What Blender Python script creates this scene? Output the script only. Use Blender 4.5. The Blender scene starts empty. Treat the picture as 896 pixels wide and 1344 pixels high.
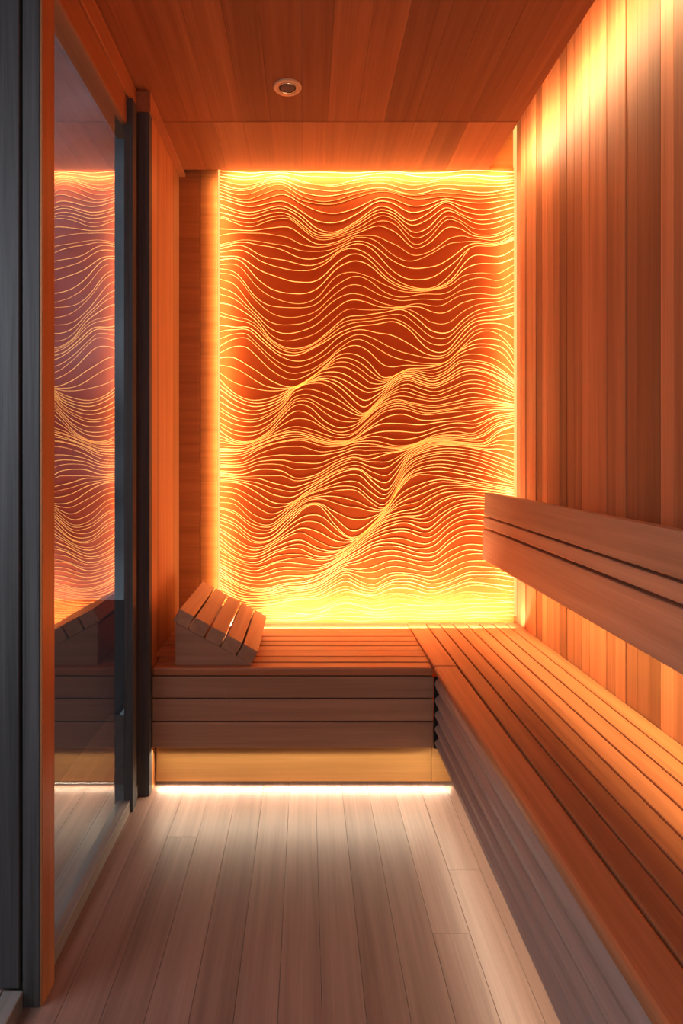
import bpy, bmesh, math, random
from mathutils import Vector, Matrix, noise
random.seed(7)
U = 0.0032            # one layout unit in metres; the camera is 345 units above the floor
CAMZ = 345.0
C = bpy.context.scene.collection
sc = bpy.context.scene

# ------------------------------------------------------------------ materials
def nodes_of(name):
    m = bpy.data.materials.new(name); m.use_nodes = True
    nt = m.node_tree; nt.nodes.clear()
    out = nt.nodes.new('ShaderNodeOutputMaterial')
    return m, nt, out
def lk(nt, a, b): nt.links.new(a, b)

def wood(name, dark, light, axis='Y', rough=0.5, vary=0.35, grain=1.0, bump=0.12, coat=0.0):
    m, nt, out = nodes_of(name)
    N = nt.nodes.new
    bs = N('ShaderNodeBsdfPrincipled'); lk(nt, bs.outputs[0], out.inputs[0])
    tc = N('ShaderNodeTexCoord')
    at = N('ShaderNodeAttribute'); at.attribute_name = 'rnd'
    off = N('ShaderNodeVectorMath'); off.operation = 'SCALE'; off.inputs[3].default_value = 37.0
    lk(nt, at.outputs['Vector'], off.inputs[0])
    add = N('ShaderNodeVectorMath'); add.operation = 'ADD'
    lk(nt, tc.outputs['Object'], add.inputs[0]); lk(nt, off.outputs[0], add.inputs[1])
    mp = N('ShaderNodeMapping')
    s = [38*grain]*3; s['XYZ'.index(axis)] = 1.1*grain
    mp.inputs['Scale'].default_value = s
    lk(nt, add.outputs[0], mp.inputs[0])
    n1 = N('ShaderNodeTexNoise'); n1.inputs['Scale'].default_value = 1.0; n1.inputs['Detail'].default_value = 4; n1.inputs['Distortion'].default_value = 0.4
    lk(nt, mp.outputs[0], n1.inputs['Vector'])
    mp2 = N('ShaderNodeMapping')
    s2 = [230*grain]*3; s2['XYZ'.index(axis)] = 4*grain
    mp2.inputs['Scale'].default_value = s2
    lk(nt, add.outputs[0], mp2.inputs[0])
    n2 = N('ShaderNodeTexNoise'); n2.inputs['Scale'].default_value = 1.0; n2.inputs['Detail'].default_value = 2
    lk(nt, mp2.outputs[0], n2.inputs['Vector'])
    a1 = N('ShaderNodeMath'); a1.operation = 'MULTIPLY_ADD'; a1.inputs[1].default_value = 0.7; 
    lk(nt, n1.outputs['Fac'], a1.inputs[0])
    a2 = N('ShaderNodeMath'); a2.operation = 'MULTIPLY'; a2.inputs[1].default_value = 0.3
    lk(nt, n2.outputs['Fac'], a2.inputs[0]); lk(nt, a2.outputs[0], a1.inputs[2])
    r1 = N('ShaderNodeMapRange'); r1.inputs[1].default_value = 0.3; r1.inputs[2].default_value = 0.7
    lk(nt, a1.outputs[0], r1.inputs[0])
    mx = N('ShaderNodeMix'); mx.data_type = 'RGBA'
    mx.inputs[6].default_value = (*dark, 1); mx.inputs[7].default_value = (*light, 1)
    lk(nt, r1.outputs[0], mx.inputs[0])
    hs = N('ShaderNodeHueSaturation')
    vr = N('ShaderNodeMapRange'); vr.inputs[3].default_value = 1-vary; vr.inputs[4].default_value = 1+vary
    lk(nt, at.outputs['Fac'], vr.inputs[0]); lk(nt, vr.outputs[0], hs.inputs['Value'])
    lk(nt, mx.outputs[2], hs.inputs['Color'])
    lk(nt, hs.outputs[0], bs.inputs['Base Color'])
    bs.inputs['Roughness'].default_value = rough
    bs.inputs['Specular IOR Level'].default_value = 0.35
    bp = N('ShaderNodeBump'); bp.inputs['Strength'].default_value = bump; bp.inputs['Distance'].default_value = 0.003
    lk(nt, a1.outputs[0], bp.inputs['Height']); lk(nt, bp.outputs[0], bs.inputs['Normal'])
    return m

def plain(name, col, rough=0.5, metal=0.0):
    m, nt, out = nodes_of(name)
    bs = nt.nodes.new('ShaderNodeBsdfPrincipled'); lk(nt, bs.outputs[0], out.inputs[0])
    tc = nt.nodes.new('ShaderNodeTexCoord')
    n = nt.nodes.new('ShaderNodeTexNoise'); n.inputs['Scale'].default_value = 60
    lk(nt, tc.outputs['Object'], n.inputs['Vector'])
    mx = nt.nodes.new('ShaderNodeMix'); mx.data_type = 'RGBA'
    mx.inputs[6].default_value = (*[c*0.85 for c in col], 1); mx.inputs[7].default_value = (*[min(1, c*1.15) for c in col], 1)
    lk(nt, n.outputs['Fac'], mx.inputs[0]); lk(nt, mx.outputs[2], bs.inputs['Base Color'])
    bs.inputs['Roughness'].default_value = rough; bs.inputs['Metallic'].default_value = metal
    return m

def glow(name, col, strength):
    m, nt, out = nodes_of(name)
    e = nt.nodes.new('ShaderNodeEmission'); e.inputs[0].default_value = (*col, 1); e.inputs[1].default_value = strength
    lk(nt, e.outputs[0], out.inputs[0]); return m

CED_D, CED_L = (0.40, 0.170, 0.075), (0.60, 0.29, 0.14)
M = {}
M['seatY'] = wood('bench_wood_lengthwise', (0.30, 0.105, 0.045), (0.46, 0.185, 0.085), 'Y', 0.42, 0.16)
M['seatX'] = wood('bench_wood_crosswise', (0.30, 0.105, 0.045), (0.46, 0.185, 0.085), 'X', 0.42, 0.16)
M['frontY'] = wood('bench_front_wood_lengthwise', (0.30, 0.20, 0.165), (0.42, 0.295, 0.245), 'Y', 0.5, 0.08)
M['frontX'] = wood('bench_front_wood_crosswise', (0.33, 0.165, 0.10), (0.47, 0.25, 0.155), 'X', 0.5, 0.08)
M['kick'] = wood('kickboard_wood', (0.34, 0.17, 0.055), (0.48, 0.25, 0.09), 'X', 0.5, 0.05)
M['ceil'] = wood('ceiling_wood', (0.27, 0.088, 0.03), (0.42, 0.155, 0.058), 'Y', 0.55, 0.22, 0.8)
M['ceil2'] = wood('ceiling_wood_lit_tint', (0.36, 0.13, 0.048), (0.5, 0.2, 0.075), 'Y', 0.5, 0.2, 0.8)  # lighter tint stands in for the extra light on the rear field
M['wallV'] = wood('wall_wood', (0.33, 0.125, 0.055), (0.49, 0.21, 0.095), 'Z', 0.5, 0.42)
M['wallL'] = wood('left_wall_wood', (0.48, 0.19, 0.07), (0.62, 0.28, 0.11), 'Z', 0.45, 0.15)
M['wallH'] = wood('rear_wall_wood', (0.38, 0.13, 0.03), (0.56, 0.22, 0.06), 'X', 0.5, 0.1)
M['frameY'] = wood('frame_wood_lengthwise', (0.42, 0.16, 0.065), (0.56, 0.24, 0.10), 'Y', 0.45, 0.1)
M['frameZ'] = wood('frame_wood_upright', (0.42, 0.16, 0.065), (0.56, 0.24, 0.10), 'Z', 0.45, 0.1)
M['greyZ'] = wood('grey_stained_wood', (0.055, 0.052, 0.053), (0.125, 0.12, 0.122), 'Z', 0.55, 0.12, 1.6, 0.25)
M['greyY'] = wood('grey_stained_sill_wood', (0.22, 0.19, 0.175), (0.33, 0.29, 0.27), 'Y', 0.5, 0.1, 1.3, 0.2)
M['floor'] = wood('floor_wood', (0.17, 0.100, 0.080), (0.285, 0.18, 0.146), 'Y', 0.42, 0.12, 0.8, 0.08)
M['dark'] = plain('shadow_gap_black', (0.012, 0.008, 0.006), 0.8)
M['ring'] = plain('downlight_ring_enamel', (0.80, 0.50, 0.30), 0.4)
M['lens'] = plain('downlight_lens_grey', (0.16, 0.11, 0.10), 0.25)
M['chrome'] = plain('chrome_rim', (0.8, 0.78, 0.75), 0.15, 1.0)
M['ground'] = plain('outdoor_paving_grey', (0.10, 0.105, 0.11), 0.8)
M['led'] = glow('warm_led_glow', (1.0, 0.58, 0.19), 1.3)
M['ledw'] = glow('pale_led_glow', (1.0, 0.88, 0.62), 3.0)
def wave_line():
    m, nt, out = nodes_of('wave_line_added_glow')
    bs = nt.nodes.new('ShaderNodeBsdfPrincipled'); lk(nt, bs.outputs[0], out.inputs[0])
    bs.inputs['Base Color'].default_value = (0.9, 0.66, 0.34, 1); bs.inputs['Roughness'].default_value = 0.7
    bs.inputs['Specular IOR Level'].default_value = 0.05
    bs.inputs['Emission Color'].default_value = (1.0, 0.50, 0.10, 1); bs.inputs['Emission Strength'].default_value = 1.05  # emission and pale base stand in for light caught on the ridges
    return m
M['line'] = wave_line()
M['back'] = wood('backrest_wood', (0.38, 0.19, 0.11), (0.54, 0.29, 0.175), 'Y', 0.45, 0.1)

# amber panel skin: lit by the lamps, with an even red emission added
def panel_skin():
    m, nt, out = nodes_of('amber_panel_added_glow')
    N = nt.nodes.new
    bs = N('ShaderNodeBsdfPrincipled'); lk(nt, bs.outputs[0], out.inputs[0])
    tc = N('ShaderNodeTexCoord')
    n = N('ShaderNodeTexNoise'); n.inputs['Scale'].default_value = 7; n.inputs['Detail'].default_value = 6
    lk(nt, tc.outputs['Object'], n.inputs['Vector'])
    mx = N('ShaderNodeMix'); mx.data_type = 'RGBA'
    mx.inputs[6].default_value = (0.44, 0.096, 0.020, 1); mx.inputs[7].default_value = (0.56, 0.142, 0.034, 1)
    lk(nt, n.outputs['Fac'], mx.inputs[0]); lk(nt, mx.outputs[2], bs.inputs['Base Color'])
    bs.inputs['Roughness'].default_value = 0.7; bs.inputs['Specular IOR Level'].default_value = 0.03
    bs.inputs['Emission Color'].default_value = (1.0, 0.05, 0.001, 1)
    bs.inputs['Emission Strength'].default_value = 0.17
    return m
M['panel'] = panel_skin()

def glass():
    m, nt, out = nodes_of('window_glass')
    N = nt.nodes.new
    tr = N('ShaderNodeBsdfTransparent'); tr.inputs[0].default_value = (0.80, 0.84, 0.86, 1)
    gl = N('ShaderNodeBsdfGlossy'); gl.inputs['Roughness'].default_value = 0.0; gl.inputs[0].default_value = (1, 0.98, 0.97, 1)
    fr = N('ShaderNodeFresnel'); fr.inputs[0].default_value = 5.5
    mx = N('ShaderNodeMixShader')
    lk(nt, fr.outputs[0], mx.inputs[0]); lk(nt, tr.outputs[0], mx.inputs[1]); lk(nt, gl.outputs[0], mx.inputs[2])
    lk(nt, mx.outputs[0], out.inputs[0]); return m
M['glass'] = glass()

# ------------------------------------------------------------------ mesh helpers (layout units)
class MB:
    def __init__(self):
        self.bm = bmesh.new(); self.l = self.bm.verts.layers.float.new('rnd')
    def box(self, x0, x1, y0, y1, z0, z1, bev=0.5, rnd=None, tf=None):
        b = bmesh.new()
        vs = [b.verts.new(p) for p in [(x0,y0,z0),(x1,y0,z0),(x1,y1,z0),(x0,y1,z0),(x0,y0,z1),(x1,y0,z1),(x1,y1,z1),(x0,y1,z1)]]
        for f in [(3,2,1,0),(4,5,6,7),(0,1,5,4),(1,2,6,5),(2,3,7,6),(3,0,4,7)]: b.faces.new([vs[i] for i in f])
        if bev: bmesh.ops.bevel(b, geom=b.edges[:], offset=bev, segments=2, profile=0.5, affect='EDGES', clamp_overlap=True)
        self._merge(b, rnd, tf); return self
    def poly(self, pts, y0, y1, bev=0.4, rnd=None, axis='Y'):
        """prism: polygon (x,z) extruded along Y, or (y,z) along X when axis is X"""
        b = bmesh.new()
        mk = (lambda p, t: (p[0], t, p[1])) if axis == 'Y' else (lambda p, t: (t, p[0], p[1]))
        A = [b.verts.new(mk(p, y0)) for p in pts]; B = [b.verts.new(mk(p, y1)) for p in pts]
        b.faces.new(A); b.faces.new(B[::-1]); n = len(pts)
        for i in range(n): b.faces.new([A[i], B[i], B[(i+1)%n], A[(i+1)%n]])
        bmesh.ops.recalc_face_normals(b, faces=b.faces[:])
        if bev: bmesh.ops.bevel(b, geom=b.edges[:], offset=bev, segments=2, profile=0.5, affect='EDGES', clamp_overlap=True)
        self._merge(b, rnd, None); return self
    def lathe(self, cx, cy, prof, n=40):
        b = bmesh.new(); rings = []
        for r, z in prof:
            rings.append([b.verts.new((cx + r*math.cos(2*math.pi*i/n), cy + r*math.sin(2*math.pi*i/n), z)) for i in range(n)])
        for a, c in zip(rings[:-1], rings[1:]):
            for i in range(n): b.faces.new([a[i], a[(i+1)%n], c[(i+1)%n], c[i]])
        b.faces.new(rings[0]); b.faces.new(rings[-1][::-1])
        bmesh.ops.recalc_face_normals(b, faces=b.faces[:])
        self._merge(b, None, None); return self
    def _merge(self, b, rnd, tf):
        r = random.random() if rnd is None else rnd
        mp = {}
        for v in b.verts:
            p = v.co if tf is None else tf(v.co.copy())
            w = self.bm.verts.new(p); w[self.l] = r; mp[v] = w
        for f in b.faces:
            try: self.bm.faces.new([mp[v] for v in f.verts])
            except ValueError: pass
        b.free()
    def build(self, name, mat, parent=None, smooth=False):
        me = bpy.data.meshes.new(name)
        base = parent.location if parent else Vector((0, 0, 0))
        if parent and parent.parent: base = parent.location + parent.parent.location
        self.bm.transform(Matrix.Scale(U, 4))
        self.bm.transform(Matrix.Translation(-base))
        self.bm.to_mesh(me); self.bm.free()
        me.materials.append(mat)
        if smooth:
            for p in me.polygons: p.use_smooth = True
        o = bpy.data.objects.new(name, me); C.objects.link(o)
        if parent: o.parent = parent
        return o
def thing(name, loc, label=None, cat=None, group=None, kind=None):
    o = bpy.data.objects.new(name, None); C.objects.link(o); o.empty_display_size = 0.05
    o.location = Vector(loc)*U
    return tag(o, label, cat, group, kind)
def tag(o, label=None, cat=None, group=None, kind=None):
    for k, v in (('label', label), ('category', cat), ('group', group), ('kind', kind)):
        if v: o[k] = v
    return o
def struct(o): o['kind'] = 'structure'; return o

# ------------------------------------------------------------------ the setting
# floor: long planks, with butt joints
mb = MB(); x = -17.6 - 27.2*9
while x < 290:
    y = -160 - random.random()*250
    while y < 815:
        L = random.uniform(700, 1300)
        mb.box(x+0.1, min(x+27.1, 296), max(y, -160)+0.05, min(y+L, 815)-0.05, -10, 0, 0.12)
        y += L
    x += 27.2
struct(mb.build('floor', M['floor']))
g = MB().box(-1400, -262, -700, 1500, -16, -6, 0).build('ground', M['ground']); struct(g)

# ceiling: front field and a rear field behind a butt joint
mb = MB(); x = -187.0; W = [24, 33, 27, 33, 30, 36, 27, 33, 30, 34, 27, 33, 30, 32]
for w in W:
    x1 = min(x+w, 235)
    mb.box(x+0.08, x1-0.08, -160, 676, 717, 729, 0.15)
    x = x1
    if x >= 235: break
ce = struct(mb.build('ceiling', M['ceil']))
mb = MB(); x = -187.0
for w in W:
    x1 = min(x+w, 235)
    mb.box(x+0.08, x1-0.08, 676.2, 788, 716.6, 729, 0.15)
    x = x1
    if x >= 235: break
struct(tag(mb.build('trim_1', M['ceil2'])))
# raised cove above the right-hand edge of the ceiling
mb = MB().box(196, 292, -160, 815, 800, 808, 0); mb.box(196, 200, -160, 815, 729, 800, 0)
struct(mb.build('trim_2', M['wallH']))

# right wall: narrow vertical boards
mb = MB(); y = -160.0; k = 0
while y < 800:
    d = random.choice([0, 0, 0.5, 0.9])
    mb.box(277-d, 290, y+0.12, min(y+17.2, 803)-0.12, -10, 800, 0.45)
    y += 17.2
struct(mb.build('wall_right', M['wallV']))

# rear wall: full sheet behind the panel and two boards left of it
struct(MB().box(-180, 292, 806.2, 818, -10, 800, 0).build('wall_back', M['wallH']))
mb = MB()
mb.box(-170, -139.3, 800, 806, -10, 729, 0.3, 0.25); mb.box(-139, -116.2, 799.6, 806, -10, 729, 0.3, 0.75)
struct(mb.build('trim_5', M['wallH']))

# left wall: short run of vertical boards between the corner post and the rear wall
mb = MB()
for a, b in ((652, 690), (690, 728), (728, 764), (764, 800)):
    mb.box(-179, -167, a+0.1, b-0.1, -10, 729, 0.4)
struct(mb.build('wall_left', M['wallL']))
mb = MB().box(-175, -159.6, 630, 652, -2, 696, 0.6)
struct(mb.build('trim_3', M['wallL']))
mb = MB().box(-167, -158.6, 652.2, 800, 712.5, 717, 0.4); struct(mb.build('trim_4', M['frameY']))
struct(MB().box(-175, -158.4, 619.2, 652, 696, 717, 0.3, 0.6).build('trim_6', M['frameY']))

# glazed side: window_1 with its frame, sill, head and pane
w1 = thing('window_1', (-184, 500, 0), kind='structure')
MB().box(-175.5, -159.6, 620, 630, 0, 696, 0.6).build('corner_post', M['greyZ'], w1)
MB().box(-177.2, -168.6, 592, 606, 0, 694, 0.5).build('frame_stile', M['greyZ'], w1)
MB().box(-179.5, -174.6, 604, 621, 0, 694, 0.3).build('frame_lining', M['frameZ'], w1)
MB().box(-197, -171, 395, 621, -4, 11.6, 0.6).build('window_sill', M['greyY'], w1)
MB().box(-192, -174.5, 300, 619, 668, 694, 0.5).build('head_rail', M['frameY'], w1)
MB().box(-190, -172, 260, 619, 694.5, 717, 0.5).build('head_beam', M['frameY'], w1)
pm = MB(); pm.bm.faces.new([pm.bm.verts.new(p) for p in ((-177.4, 396, 11), (-177.4, 606, 11), (-177.4, 606, 669), (-177.4, 396, 669))])
pm.build('glass_pane', M['glass'], w1)
MB().box(-178, -167.2, 382, 400, -4, 712, 0.6).build('near_post', M['greyZ'], w1)
MB().box(-167.0, -165.6, 382.4, 401, -4, 712, 0.3).build('post_lining', M['frameZ'], w1)
d1 = thing('door_1', (-188, 385, 0), kind='structure')
MB().box(-204, -179.6, 381, 394, 12.5, 712, 0.6).build('door_stile', M['greyZ'], d1)
MB().box(-206, -190, 120, 381, -4, 12, 0.6).build('door_sill', M['greyY'], d1)
MB().box(-189.5, -177, 120, 381, -4, 11.6, 0.6).build('door_sill', M['greyY'], d1)

# ------------------------------------------------------------------ wave panel
# guide curves of the carving (wave height along the panel), each with the number of lines up to it
GUIDES = """0|16,22 850,22
8|16,85 90,105 190,75 250,110 320,125 400,105 480,90 560,110 640,100 740,105 850,95
3|16,120 100,145 190,130 240,150 290,190 340,200 400,170 460,130 500,135 550,165 600,150 650,120 700,140 760,150 850,130
4|16,165 100,185 160,165 210,165 250,195 290,220 350,215 410,195 470,165 510,180 560,235 600,220 650,165 690,175 730,205 790,205 850,180
3|16,235 100,215 190,230 250,255 310,255 350,240 400,215 450,225 500,265 550,285 610,270 670,235 740,225 790,230 850,205
3|16,255 80,250 140,290 200,310 260,310 310,290 360,255 400,248 440,265 500,325 560,355 620,355 670,315 720,250 770,245 810,240 850,220
3|16,290 70,295 120,350 170,385 230,400 290,385 340,330 390,305 430,315 480,350 530,370 600,365 660,355 700,325 750,310 800,315 850,290
3|16,330 60,350 110,410 160,450 220,460 280,440 330,400 380,375 420,378 470,400 520,410 580,400 640,405 690,380 740,370 800,375 850,345
3|16,400 70,420 120,450 160,500 210,525 270,515 320,480 370,440 420,435 480,425 530,415 570,440 610,475 660,480 700,445 750,415 850,395
3|16,465 60,470 100,470 140,500 190,535 240,545 300,520 350,485 400,465 450,460 500,455 550,480 600,525 650,530 690,490 730,455 790,445 850,435
3|16,520 50,495 90,490 120,520 160,560 210,590 260,590 310,565 350,530 400,500 440,510 490,545 540,560 600,570 650,565 690,530 730,490 770,480 810,495 850,540
2|16,555 60,550 110,580 160,620 220,635 270,610 320,570 350,545 390,540 430,560 470,605 500,605 540,585 590,580 640,570 690,535 730,515 780,515 820,530 850,580
3|16,610 60,650 110,670 170,660 220,637 270,607 320,585 370,580 410,600 440,625 480,625 520,598 560,593 610,605 650,590 690,560 740,560 790,575 850,620
5|16,690 60,715 110,725 150,715 190,690 230,640 270,625 310,625 350,650 390,690 420,710 450,685 490,645 540,615 580,630 620,640 660,625 710,600 760,605 850,650
5|16,760 60,785 110,785 160,755 190,720 230,690 270,695 310,730 350,750 390,745 420,725 460,690 510,670 560,680 620,685 680,675 740,665 850,685
4|16,800 80,800 130,785 180,765 230,755 290,770 340,785 390,780 430,745 480,705 530,695 590,715 650,710 720,700 780,690 850,695
5|16,840 80,835 130,810 180,795 250,785 310,800 360,800 400,788 450,785 510,800 560,795 620,770 680,760 730,765 790,730 850,715
5|16,875 80,880 130,865 190,870 230,890 290,880 340,850 390,830 430,835 480,825 530,815 570,800 620,785 700,790 760,790 800,760 850,745
5|16,900 70,905 120,925 170,955 215,960 260,930 310,900 360,875 410,870 450,905 485,925 510,895 540,840 580,815 640,800 720,805 790,820 850,840
4|16,960 60,970 110,1010 160,1020 205,985 250,950 300,935 350,925 400,930 440,960 475,975 505,940 530,880 570,845 640,830 700,835 760,850 850,890
5|16,1010 60,1030 110,1065 160,1060 210,1015 260,975 300,975 340,1020 380,1055 410,1050 450,1015 490,970 520,925 560,890 620,880 680,890 760,905 850,920
5|16,1060 70,1100 120,1110 180,1080 240,1060 290,1085 340,1095 390,1075 430,1040 470,1005 520,985 570,975 610,950 650,930 720,925 850,940
5|16,1115 70,1140 120,1150 180,1130 240,1130 300,1135 350,1115 390,1085 440,1050 490,1025 540,1015 600,1030 640,1000 680,975 740,965 850,980
5|16,1150 80,1190 140,1200 200,1185 260,1180 320,1155 350,1135 400,1110 450,1085 510,1085 570,1100 620,1095 660,1060 700,1040 760,1040 850,1055
6|16,1195 80,1225 150,1225 220,1215 290,1205 330,1180 370,1160 410,1180 450,1190 500,1165 550,1165 610,1180 660,1165 720,1140 850,1150
14|16,1297 850,1297"""
K = []
for row_ in GUIDES.split('\n'):
    n_, pts_ = row_.split('|')
    K.append((int(n_), [(280+float(p.split(',')[0])/2.133, 210+float(p.split(',')[1])/2.133) for p in pts_.split()]))
def cub(P, x):            # smooth curve through unevenly spaced guide points
    x = min(max(x, P[0][0]), P[-1][0]-1e-6)
    i = max(j for j in range(len(P)-1) if P[j][0] <= x)
    def tan(k):
        a, b = P[max(k-1, 0)], P[min(k+1, len(P)-1)]
        return (b[1]-a[1])/(b[0]-a[0])
    h = P[i+1][0]-P[i][0]; t = (x-P[i][0])/h
    return ((2*t**3-3*t*t+1)*P[i][1] + (t**3-2*t*t+t)*h*tan(i) + (-2*t**3+3*t*t)*P[i+1][1] + (t**3-t*t)*h*tan(i+1))
NX = 261
PX = [288.3 + (674.5-288.3)*i/(NX-1) for i in range(NX)]
keys = [[cub(v, x) for x in PX] for n, v in K]
for j in range(1, len(keys)):
    n = K[j][0]
    for i in range(NX): keys[j][i] = max(keys[j][i], keys[j-1][i] + 0.45*n)
for j in range(len(keys)-2, -1, -1):
    n = K[j+1][0]
    for i in range(NX): keys[j][i] = min(keys[j][i], keys[j+1][i] - 0.45*n)
for j in range(1, len(keys)-1):        # take the kinks out of the clamped runs
    for _ in range(5):
        q = keys[j]; keys[j] = [q[0]] + [(q[i-1]+2*q[i]+q[i+1])/4 for i in range(1, NX-1)] + [q[-1]]
lines = []
for j in range(1, len(keys)):
    n = K[j][0]
    for k in range(n):
        f0 = k/n
        ln = []
        for i, x in enumerate(PX):
            gap = (keys[j][i]-keys[j-1][i])/n
            jit = 0.7*gap*noise.noise(Vector((x*0.018, (j*17+k)*1.37, 3.1)))
            if j in (1, 25): jit += 1.6*math.sin(x*0.055 + k*0.5 + j)*math.sin(math.pi*f0) + 1.2*noise.noise(Vector((x*0.03, k*0.25+j, 9.0)))
            ln.append(keys[j-1][i]*(1-f0) + keys[j][i]*f0 + (jit if (k or j > 1) else 0))
        lines.append(ln)
lines.append(keys[-1])
for a in range(1, len(lines)):
    for i in range(NX): lines[a][i] = max(lines[a][i], lines[a-1][i]+0.25)
def PZ(y): return CAMZ - (y-600)
panel = thing('wave_panel', (80, 802, 128), 'glowing amber wall panel carved with flowing wave lines, on the rear wall behind the benches', 'wall panel')
mb = MB()
bm = mb.bm
prev = None; PY = 802.0
for a, ln in enumerate(lines):
    rowv = [bm.verts.new((PX[i]-402, PY-0.3, PZ(ln[i]))) for i in range(NX)]
    if a:
        mid = [bm.verts.new((PX[i]-402, PY-0.25, PZ(lines[a-1][i]*0.45+ln[i]*0.55))) for i in range(NX)]
        for i in range(NX-1):
            bm.faces.new([prev[i], mid[i], mid[i+1], prev[i+1]]); bm.faces.new([mid[i], rowv[i], rowv[i+1], mid[i+1]])
    prev = rowv
mb.box(-113.6, 272.4, 803, 806, 0, 729, 0)
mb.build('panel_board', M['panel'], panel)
mb = MB(); bm = mb.bm
for a, ln in enumerate(lines[1:-1]):
    wbase = random.uniform(0.27, 0.52)
    t, m_, b = [], [], []
    for i in range(NX):
        i0, i1 = max(i-1, 0), min(i+1, NX-1)
        sl = (ln[i1]-ln[i0])/(PX[i1]-PX[i0]); nrm = math.sqrt(1+sl*sl)
        w = wbase*(0.75+0.5*(0.5+0.5*noise.noise(Vector((PX[i]*0.02, a*2.3, 0)))))*min(nrm, 1.6)
        gap = min(lines[a+2][i]-ln[i], ln[i]-lines[a][i])
        w = min(w, max(0.2, gap*0.36))
        X = PX[i]-402; z = PZ(ln[i])
        t.append(bm.verts.new((X, PY-0.3, z+w))); m_.append(bm.verts.new((X, PY-0.95, z))); b.append(bm.verts.new((X, PY-0.3, z-w)))
    for i in range(NX-1):
        bm.faces.new([t[i], m_[i], m_[i+1], t[i+1]]); bm.faces.new([m_[i], b[i], b[i+1], m_[i+1]])
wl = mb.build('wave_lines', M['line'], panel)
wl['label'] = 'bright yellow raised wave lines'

# ------------------------------------------------------------------ short bench along the rear wall
b1 = thing('sauna_bench', (-14, 700, 0), 'short cedar sauna bench below the glowing wave panel, with the wedge headrest on it', 'bench', 'slatted sauna benches')
MB().box(-159, 130.8, 627.5, 645, 119.6, 128, 2.2).build('nosing_slat', M['seatX'], b1)
y = 646.3
for k in range(8):
    MB().box(-166.5 if y > 652 else -159, 130.8, y, y+17.2, 122, 128, 0.9).build('seat_slat', M['seatX'], b1); y += 18.55
for z0, z1 in ((96.6, 118.6), (72.8, 95.2), (45, 71.4)):
    MB().box(-159, 130.8, 628.5, 634, z0, z1, 0.8).build('front_board', M['frontX'], b1)
MB().box(-158, 130.5, 634.2, 637, 48, 121, 0).build('gap_shade_board', M['dark'], b1)  # black sheet standing in for shade in the gaps between boards
MB().box(-157.5, 131, 640, 646, 4.5, 60, 0.4).build('kickboard', M['kick'], b1)
for xx in (-150, -20, 110):
    MB().box(xx-5, xx+5, 648, 790, 0, 121.5, 0.4).build('support_frame', M['seatX'], b1)

# ------------------------------------------------------------------ long bench along the right wall (its seat rises a hair towards the door)
TILT = 12.0/800
def rise(p): p.z += max(0, (800-p.y))*TILT; return p
b2 = thing('sauna_bench', (205, 400, 0), 'long cedar sauna bench along the right wall under the wooden backrest', 'bench', 'slatted sauna benches')
xe = [134, 155.3] + [155.3+17.4*k for k in range(1, 8)]
for k in range(len(xe)-1):
    x0, x1 = xe[k]+0.7, xe[k+1]-0.7
    if k == len(xe)-2: x1 = 276
    if k == 0:
        MB().box(131.2, x1, 20, 627, 119.5, 128, 2.4, tf=rise).build('nosing_slat', M['seatY'], b2)
        MB().box(131.4, x1, 627.2, 797, 121, 128, 0.9, tf=rise).build('seat_slat', M['seatY'], b2)
    else:
        MB().box(x0, x1, 20, 797, 122, 128, 1.0, tf=rise).build('seat_slat', M['seatY'], b2)
zs = [119, 101, 86, 72, 58, 44.3]
for k in range(5):
    z1, z0 = zs[k], zs[k+1]
    top = lambda p: (setattr(p, 'z', p.z + max(0, (800-p.y))*TILT*max(0, (p.z-44.3)/76)), p)[1]
    mb = MB()
    b = bmesh.new()
    # lapped board: lower edge stands proud of the board below
    h_ = z1-z0; sec = [(137, z0+0.3), (134.2, z0+h_*0.10), (131.9, z0+h_*0.42), (132.6, z0+h_*0.62), (136.5, z0+h_*0.85), (138.6, z1+0.3), (145, z1+0.3), (145, z0+0.3)]
    A = [b.verts.new((px, 20, pz)) for px, pz in sec]; B = [b.verts.new((px, 627, pz)) for px, pz in sec]
    b.faces.new(A); b.faces.new(B[::-1])
    for i in range(8): b.faces.new([A[i], B[i], B[(i+1)%8], A[(i+1)%8]])
    bmesh.ops.recalc_face_normals(b, faces=b.faces[:])
    mb._merge(b, None, top)
    mb.build('front_board', M['frontY'], b2)
MB().box(130.95, 150, 627.2, 628.2, 45, 119, 0).build('gap_shade_strip', M['dark'], b2)  # black strip added to keep the corner gap as dark as shade
MB().box(176, 181, 20, 646, 0, 60, 0.4).box(131.3, 176, 640, 646, 4.5, 60, 0.4).build('kickboard', M['kick'], b2)
for yy in (120, 300, 480, 660):
    MB().box(182 if yy < 700 else 182, 272, yy-5, yy+5, 0, 121.5, 0.4).build('support_frame', M['seatX'], b2)

# ------------------------------------------------------------------ backrest on the right wall
br = thing('bench_backrest', (226, 400, 218), 'three-board wooden backrest fixed to the right wall above the long bench', 'backrest')
lean = lambda p: (setattr(p, 'x', p.x + (p.z-218)*0.042), p)[1]
for z0, z1 in ((272.3, 301), (258.3, 270.3), (218, 255.9)):
    MB().box(218.5, 228, 40, 760, z0, z1, 1.2, tf=lean).build('backrest_board', M['back'], br)
for yy in (140, 330, 520, 700):
    MB().box(229.8, 240, yy-4, yy+4, 224, 296, 0.5, tf=lean).box(234, 276, yy-4, yy+4, 250, 262, 0.5).build('wall_bracket', M['seatX'], br)

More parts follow.
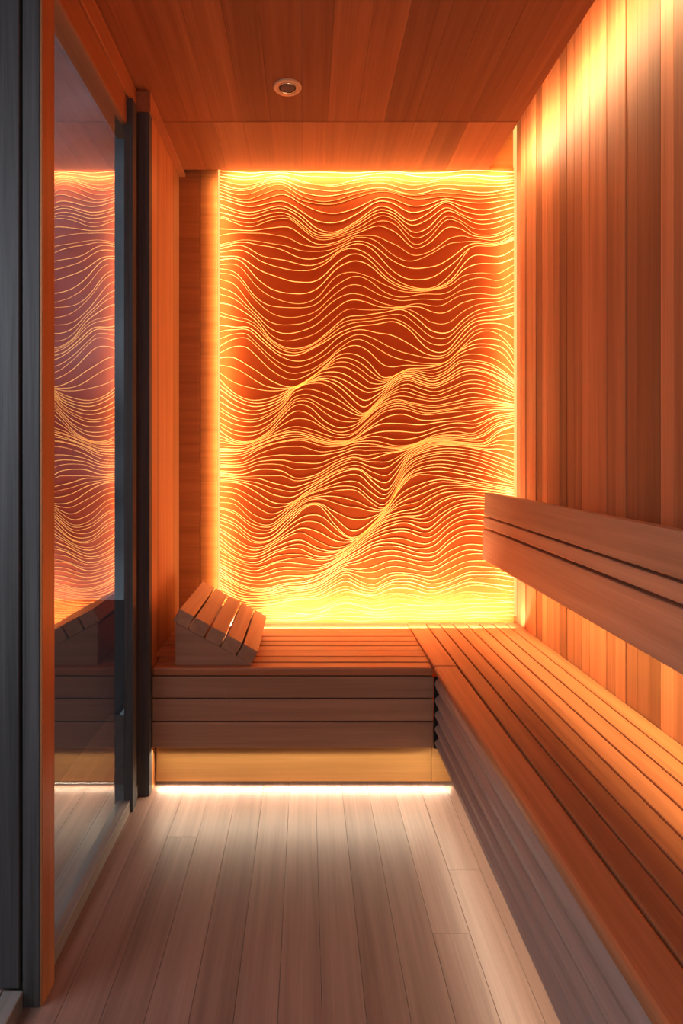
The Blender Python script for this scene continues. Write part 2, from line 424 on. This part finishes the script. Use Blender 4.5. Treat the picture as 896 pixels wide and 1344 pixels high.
# ------------------------------------------------------------------ wedge headrest
hr = thing('headrest', (-97, 706, 128), 'wedge-shaped slatted wooden headrest on the left end of the short bench', 'headrest')
ang = math.atan2(44, 80); ca, sa = math.cos(ang), math.sin(ang)
MB().poly([(-136.7, 128), (-136.7, 172), (-57, 128.6), (-57, 128)], 636, 642, 0.3).build('wedge_side', M['frontX'], hr)
MB().poly([(-136.7, 128), (-136.7, 172), (-57, 128.6), (-57, 128)], 770, 776, 0.3).build('wedge_side', M['frontX'], hr)
MB().box(-136.7, -131, 642, 770, 128, 168.5, 0.3).build('wedge_end', M['frontX'], hr)
s = -3.0
for k in range(5):
    w = 17.1
    def tf(p, s=s):
        a, n = p.x, p.z
        return Vector((-136.7 + a*ca + n*sa, p.y, 172.2 - a*sa + n*ca))
    MB().box(s, s+w, 635.4, 776.6, 0.2, 15.2, 0.7, tf=tf).build('headrest_slat', M['back'], hr)
    s += w+1.9

# ------------------------------------------------------------------ ceiling downlight
dl = thing('ceiling_downlight', (-19, 612, 717), 'small round recessed ceiling downlight with a pale ring and dark lens', 'ceiling light')
MB().lathe(-19, 612, [(14.2, 717), (14.4, 716.2), (13.4, 715), (10.0, 715), (9.2, 715.8), (9.2, 717)]).build('trim_ring', M['ring'], dl, True)
MB().lathe(-19, 612, [(9.2, 715.5), (8.9, 714.7), (8.4, 715.5)]).build('chrome_rim', M['chrome'], dl, True)
MB().lathe(-19, 612, [(8.6, 716.6), (8.6, 715.6), (5, 715.3), (0.5, 715.2)]).build('lens', M['lens'], dl, True)

# ------------------------------------------------------------------ LED strips (glowing strips) and their light
def strip(parent, label, x0, x1, y0, y1, z0, z1, mat='led'):
    o = MB().box(x0, x1, y0, y1, z0, z1, 0.2).build('led_strip', M[mat], parent)
    return tag(o, label)
strip(panel, 'thin glowing light strip down the left edge', -115.9, -113.9, 799.2, 803, 0, 728)
strip(panel, 'glowing light strip down the right edge', 272.8, 276.0, 800.2, 805, 136, 800)
strip(panel, 'glowing light strip at the foot of the panel', -113, 272, 798.3, 801, 123, 127.2)
strip(b1, 'pale glowing light strip along the floor', -156, 130.8, 646.4, 649, 5.2, 7.2, 'ledw')
strip(b2, 'pale glowing light strip along the floor', 131.5, 175, 646.4, 649, 5.2, 7.2, 'ledw')
strip(b2, 'pale glowing light strip under the front edge', 141, 144, 30, 626, 42.0, 43.8, 'ledw')

def area(name, loc, sx, sy, direction, power, col, roll_axis=None, spread=180):
    l = bpy.data.lights.new(name, 'AREA'); l.shape = 'RECTANGLE'; l.size = sx*U; l.size_y = sy*U
    l.energy = power; l.color = col; l.spread = math.radians(spread)
    o = bpy.data.objects.new(name, l); C.objects.link(o); o.location = Vector(loc)*U
    # local -Z = direction; local X = roll_axis
    z = -Vector(direction).normalized(); xax = Vector(roll_axis); xax = (xax - z*xax.dot(z)).normalized(); y = z.cross(xax)
    o.rotation_euler = Matrix((xax, y, z)).transposed().to_euler()
    return o
WARM = (1.0, 0.77, 0.54); PALE = (1.0, 0.87, 0.64)
area('panel_light_bottom', (80, 770, 132), 370, 10, (0, 0.72, 0.7), 12.5, WARM, (1, 0, 0))
area('panel_light_top', (80, 791, 716.5), 370, 6, (0, 0.7, -0.7), 3.8, WARM, (1, 0, 0))
area('panel_light_left', (-111, 785, 420), 570, 6, (0.4, 0.9, 0), 2.9, WARM, (0, 0, 1))
area('panel_light_right', (268, 782, 420), 560, 6, (-0.5, 0.87, 0), 3.4, WARM, (0, 0, 1))
area('wall_edge_light', (-117, 792, 425), 570, 3, (-0.8, 0.6, 0), 0.5, (1, 0.58, 0.2), (0, 0, 1))
area('cove_light', (240, 320, 724), 930, 20, (0.95, 0, -0.1), 18, (1.0, 0.70, 0.40), (0, 1, 0))
area('short_bench_floor_light', (-14, 632, 43.8), 285, 5, (0, -0.5, -1), 2.4, PALE, (1, 0, 0), 140)
area('kickboard_floor_light', (-3, 637.0, 4.2), 306, 2.5, (0, -0.55, -1), 1.1, PALE, (1, 0, 0))
area('long_bench_floor_light', (139, 330, 43.6), 590, 8, (-0.15, 0, -1), 3.8, PALE, (0, 1, 0))
area('backrest_light', (250, 400, 222), 700, 8, (0.12, 0, -1), 6.0, (1.0, 0.74, 0.36), (0, 1, 0), 95)
area('under_seat_light', (215, 400, 60), 700, 60, (0, 0, 1), 4.0, (1, 0.75, 0.4), (0, 1, 0))
# cool fill lamps added out of view, standing in for daylight from behind and left
area('cool_fill_rear', (-70, -300, 620), 320, 300, (0.1, 1, -0.6), 7.0, (0.90, 0.93, 1.0), (1, 0, 0))
area('cool_fill_side', (-420, 200, 430), 300, 300, (1, 0.25, -0.6), 13, (0.82, 0.90, 1.0), (0, 1, 0))

# ------------------------------------------------------------------ world: dusk-blue surroundings
w = bpy.data.worlds.new('dusk'); sc.world = w; w.use_nodes = True
nt = w.node_tree; nt.nodes.clear()
N = nt.nodes.new
out = N('ShaderNodeOutputWorld'); bg = N('ShaderNodeBackground'); lk(nt, bg.outputs[0], out.inputs[0])
tc = N('ShaderNodeTexCoord'); mp = N('ShaderNodeMapping'); mp.inputs['Rotation'].default_value = (0.3, 0.7, 0.4); mp.inputs['Scale'].default_value = (2, 7, 3)
lk(nt, tc.outputs['Generated'], mp.inputs[0])
n = N('ShaderNodeTexNoise'); n.inputs['Scale'].default_value = 1.6; n.inputs['Detail'].default_value = 5
lk(nt, mp.outputs[0], n.inputs['Vector'])
cr = N('ShaderNodeValToRGB'); cr.color_ramp.elements[0].position = 0.35; cr.color_ramp.elements[0].color = (0.05, 0.062, 0.078, 1)
cr.color_ramp.elements[1].position = 0.72; cr.color_ramp.elements[1].color = (0.36, 0.43, 0.50, 1)
lk(nt, n.outputs['Fac'], cr.inputs[0]); lk(nt, cr.outputs[0], bg.inputs[0]); bg.inputs[1].default_value = 0.55

# ------------------------------------------------------------------ camera
cam = bpy.data.cameras.new('camera'); co = bpy.data.objects.new('camera', cam); C.objects.link(co)
co.location = (0, 0, CAMZ*U); co.rotation_euler = (math.pi/2, 0, 0)
cam.sensor_fit = 'HORIZONTAL'; cam.sensor_width = 36; cam.lens = 36*800/896
cam.shift_x = (448-402)/896; cam.shift_y = -(672-600)/896
cam.clip_start = 0.02
sc.camera = co
sc.view_settings.view_transform = 'Standard'
sc.view_settings.look = 'None'
sc.view_settings.exposure = 0.05
sc.view_settings.gamma = 0.9
sc.cycles.use_denoising = True
sc.cycles.max_bounces = 10
sc.cycles.diffuse_bounces = 6
sc.cycles.sample_clamp_indirect = 6
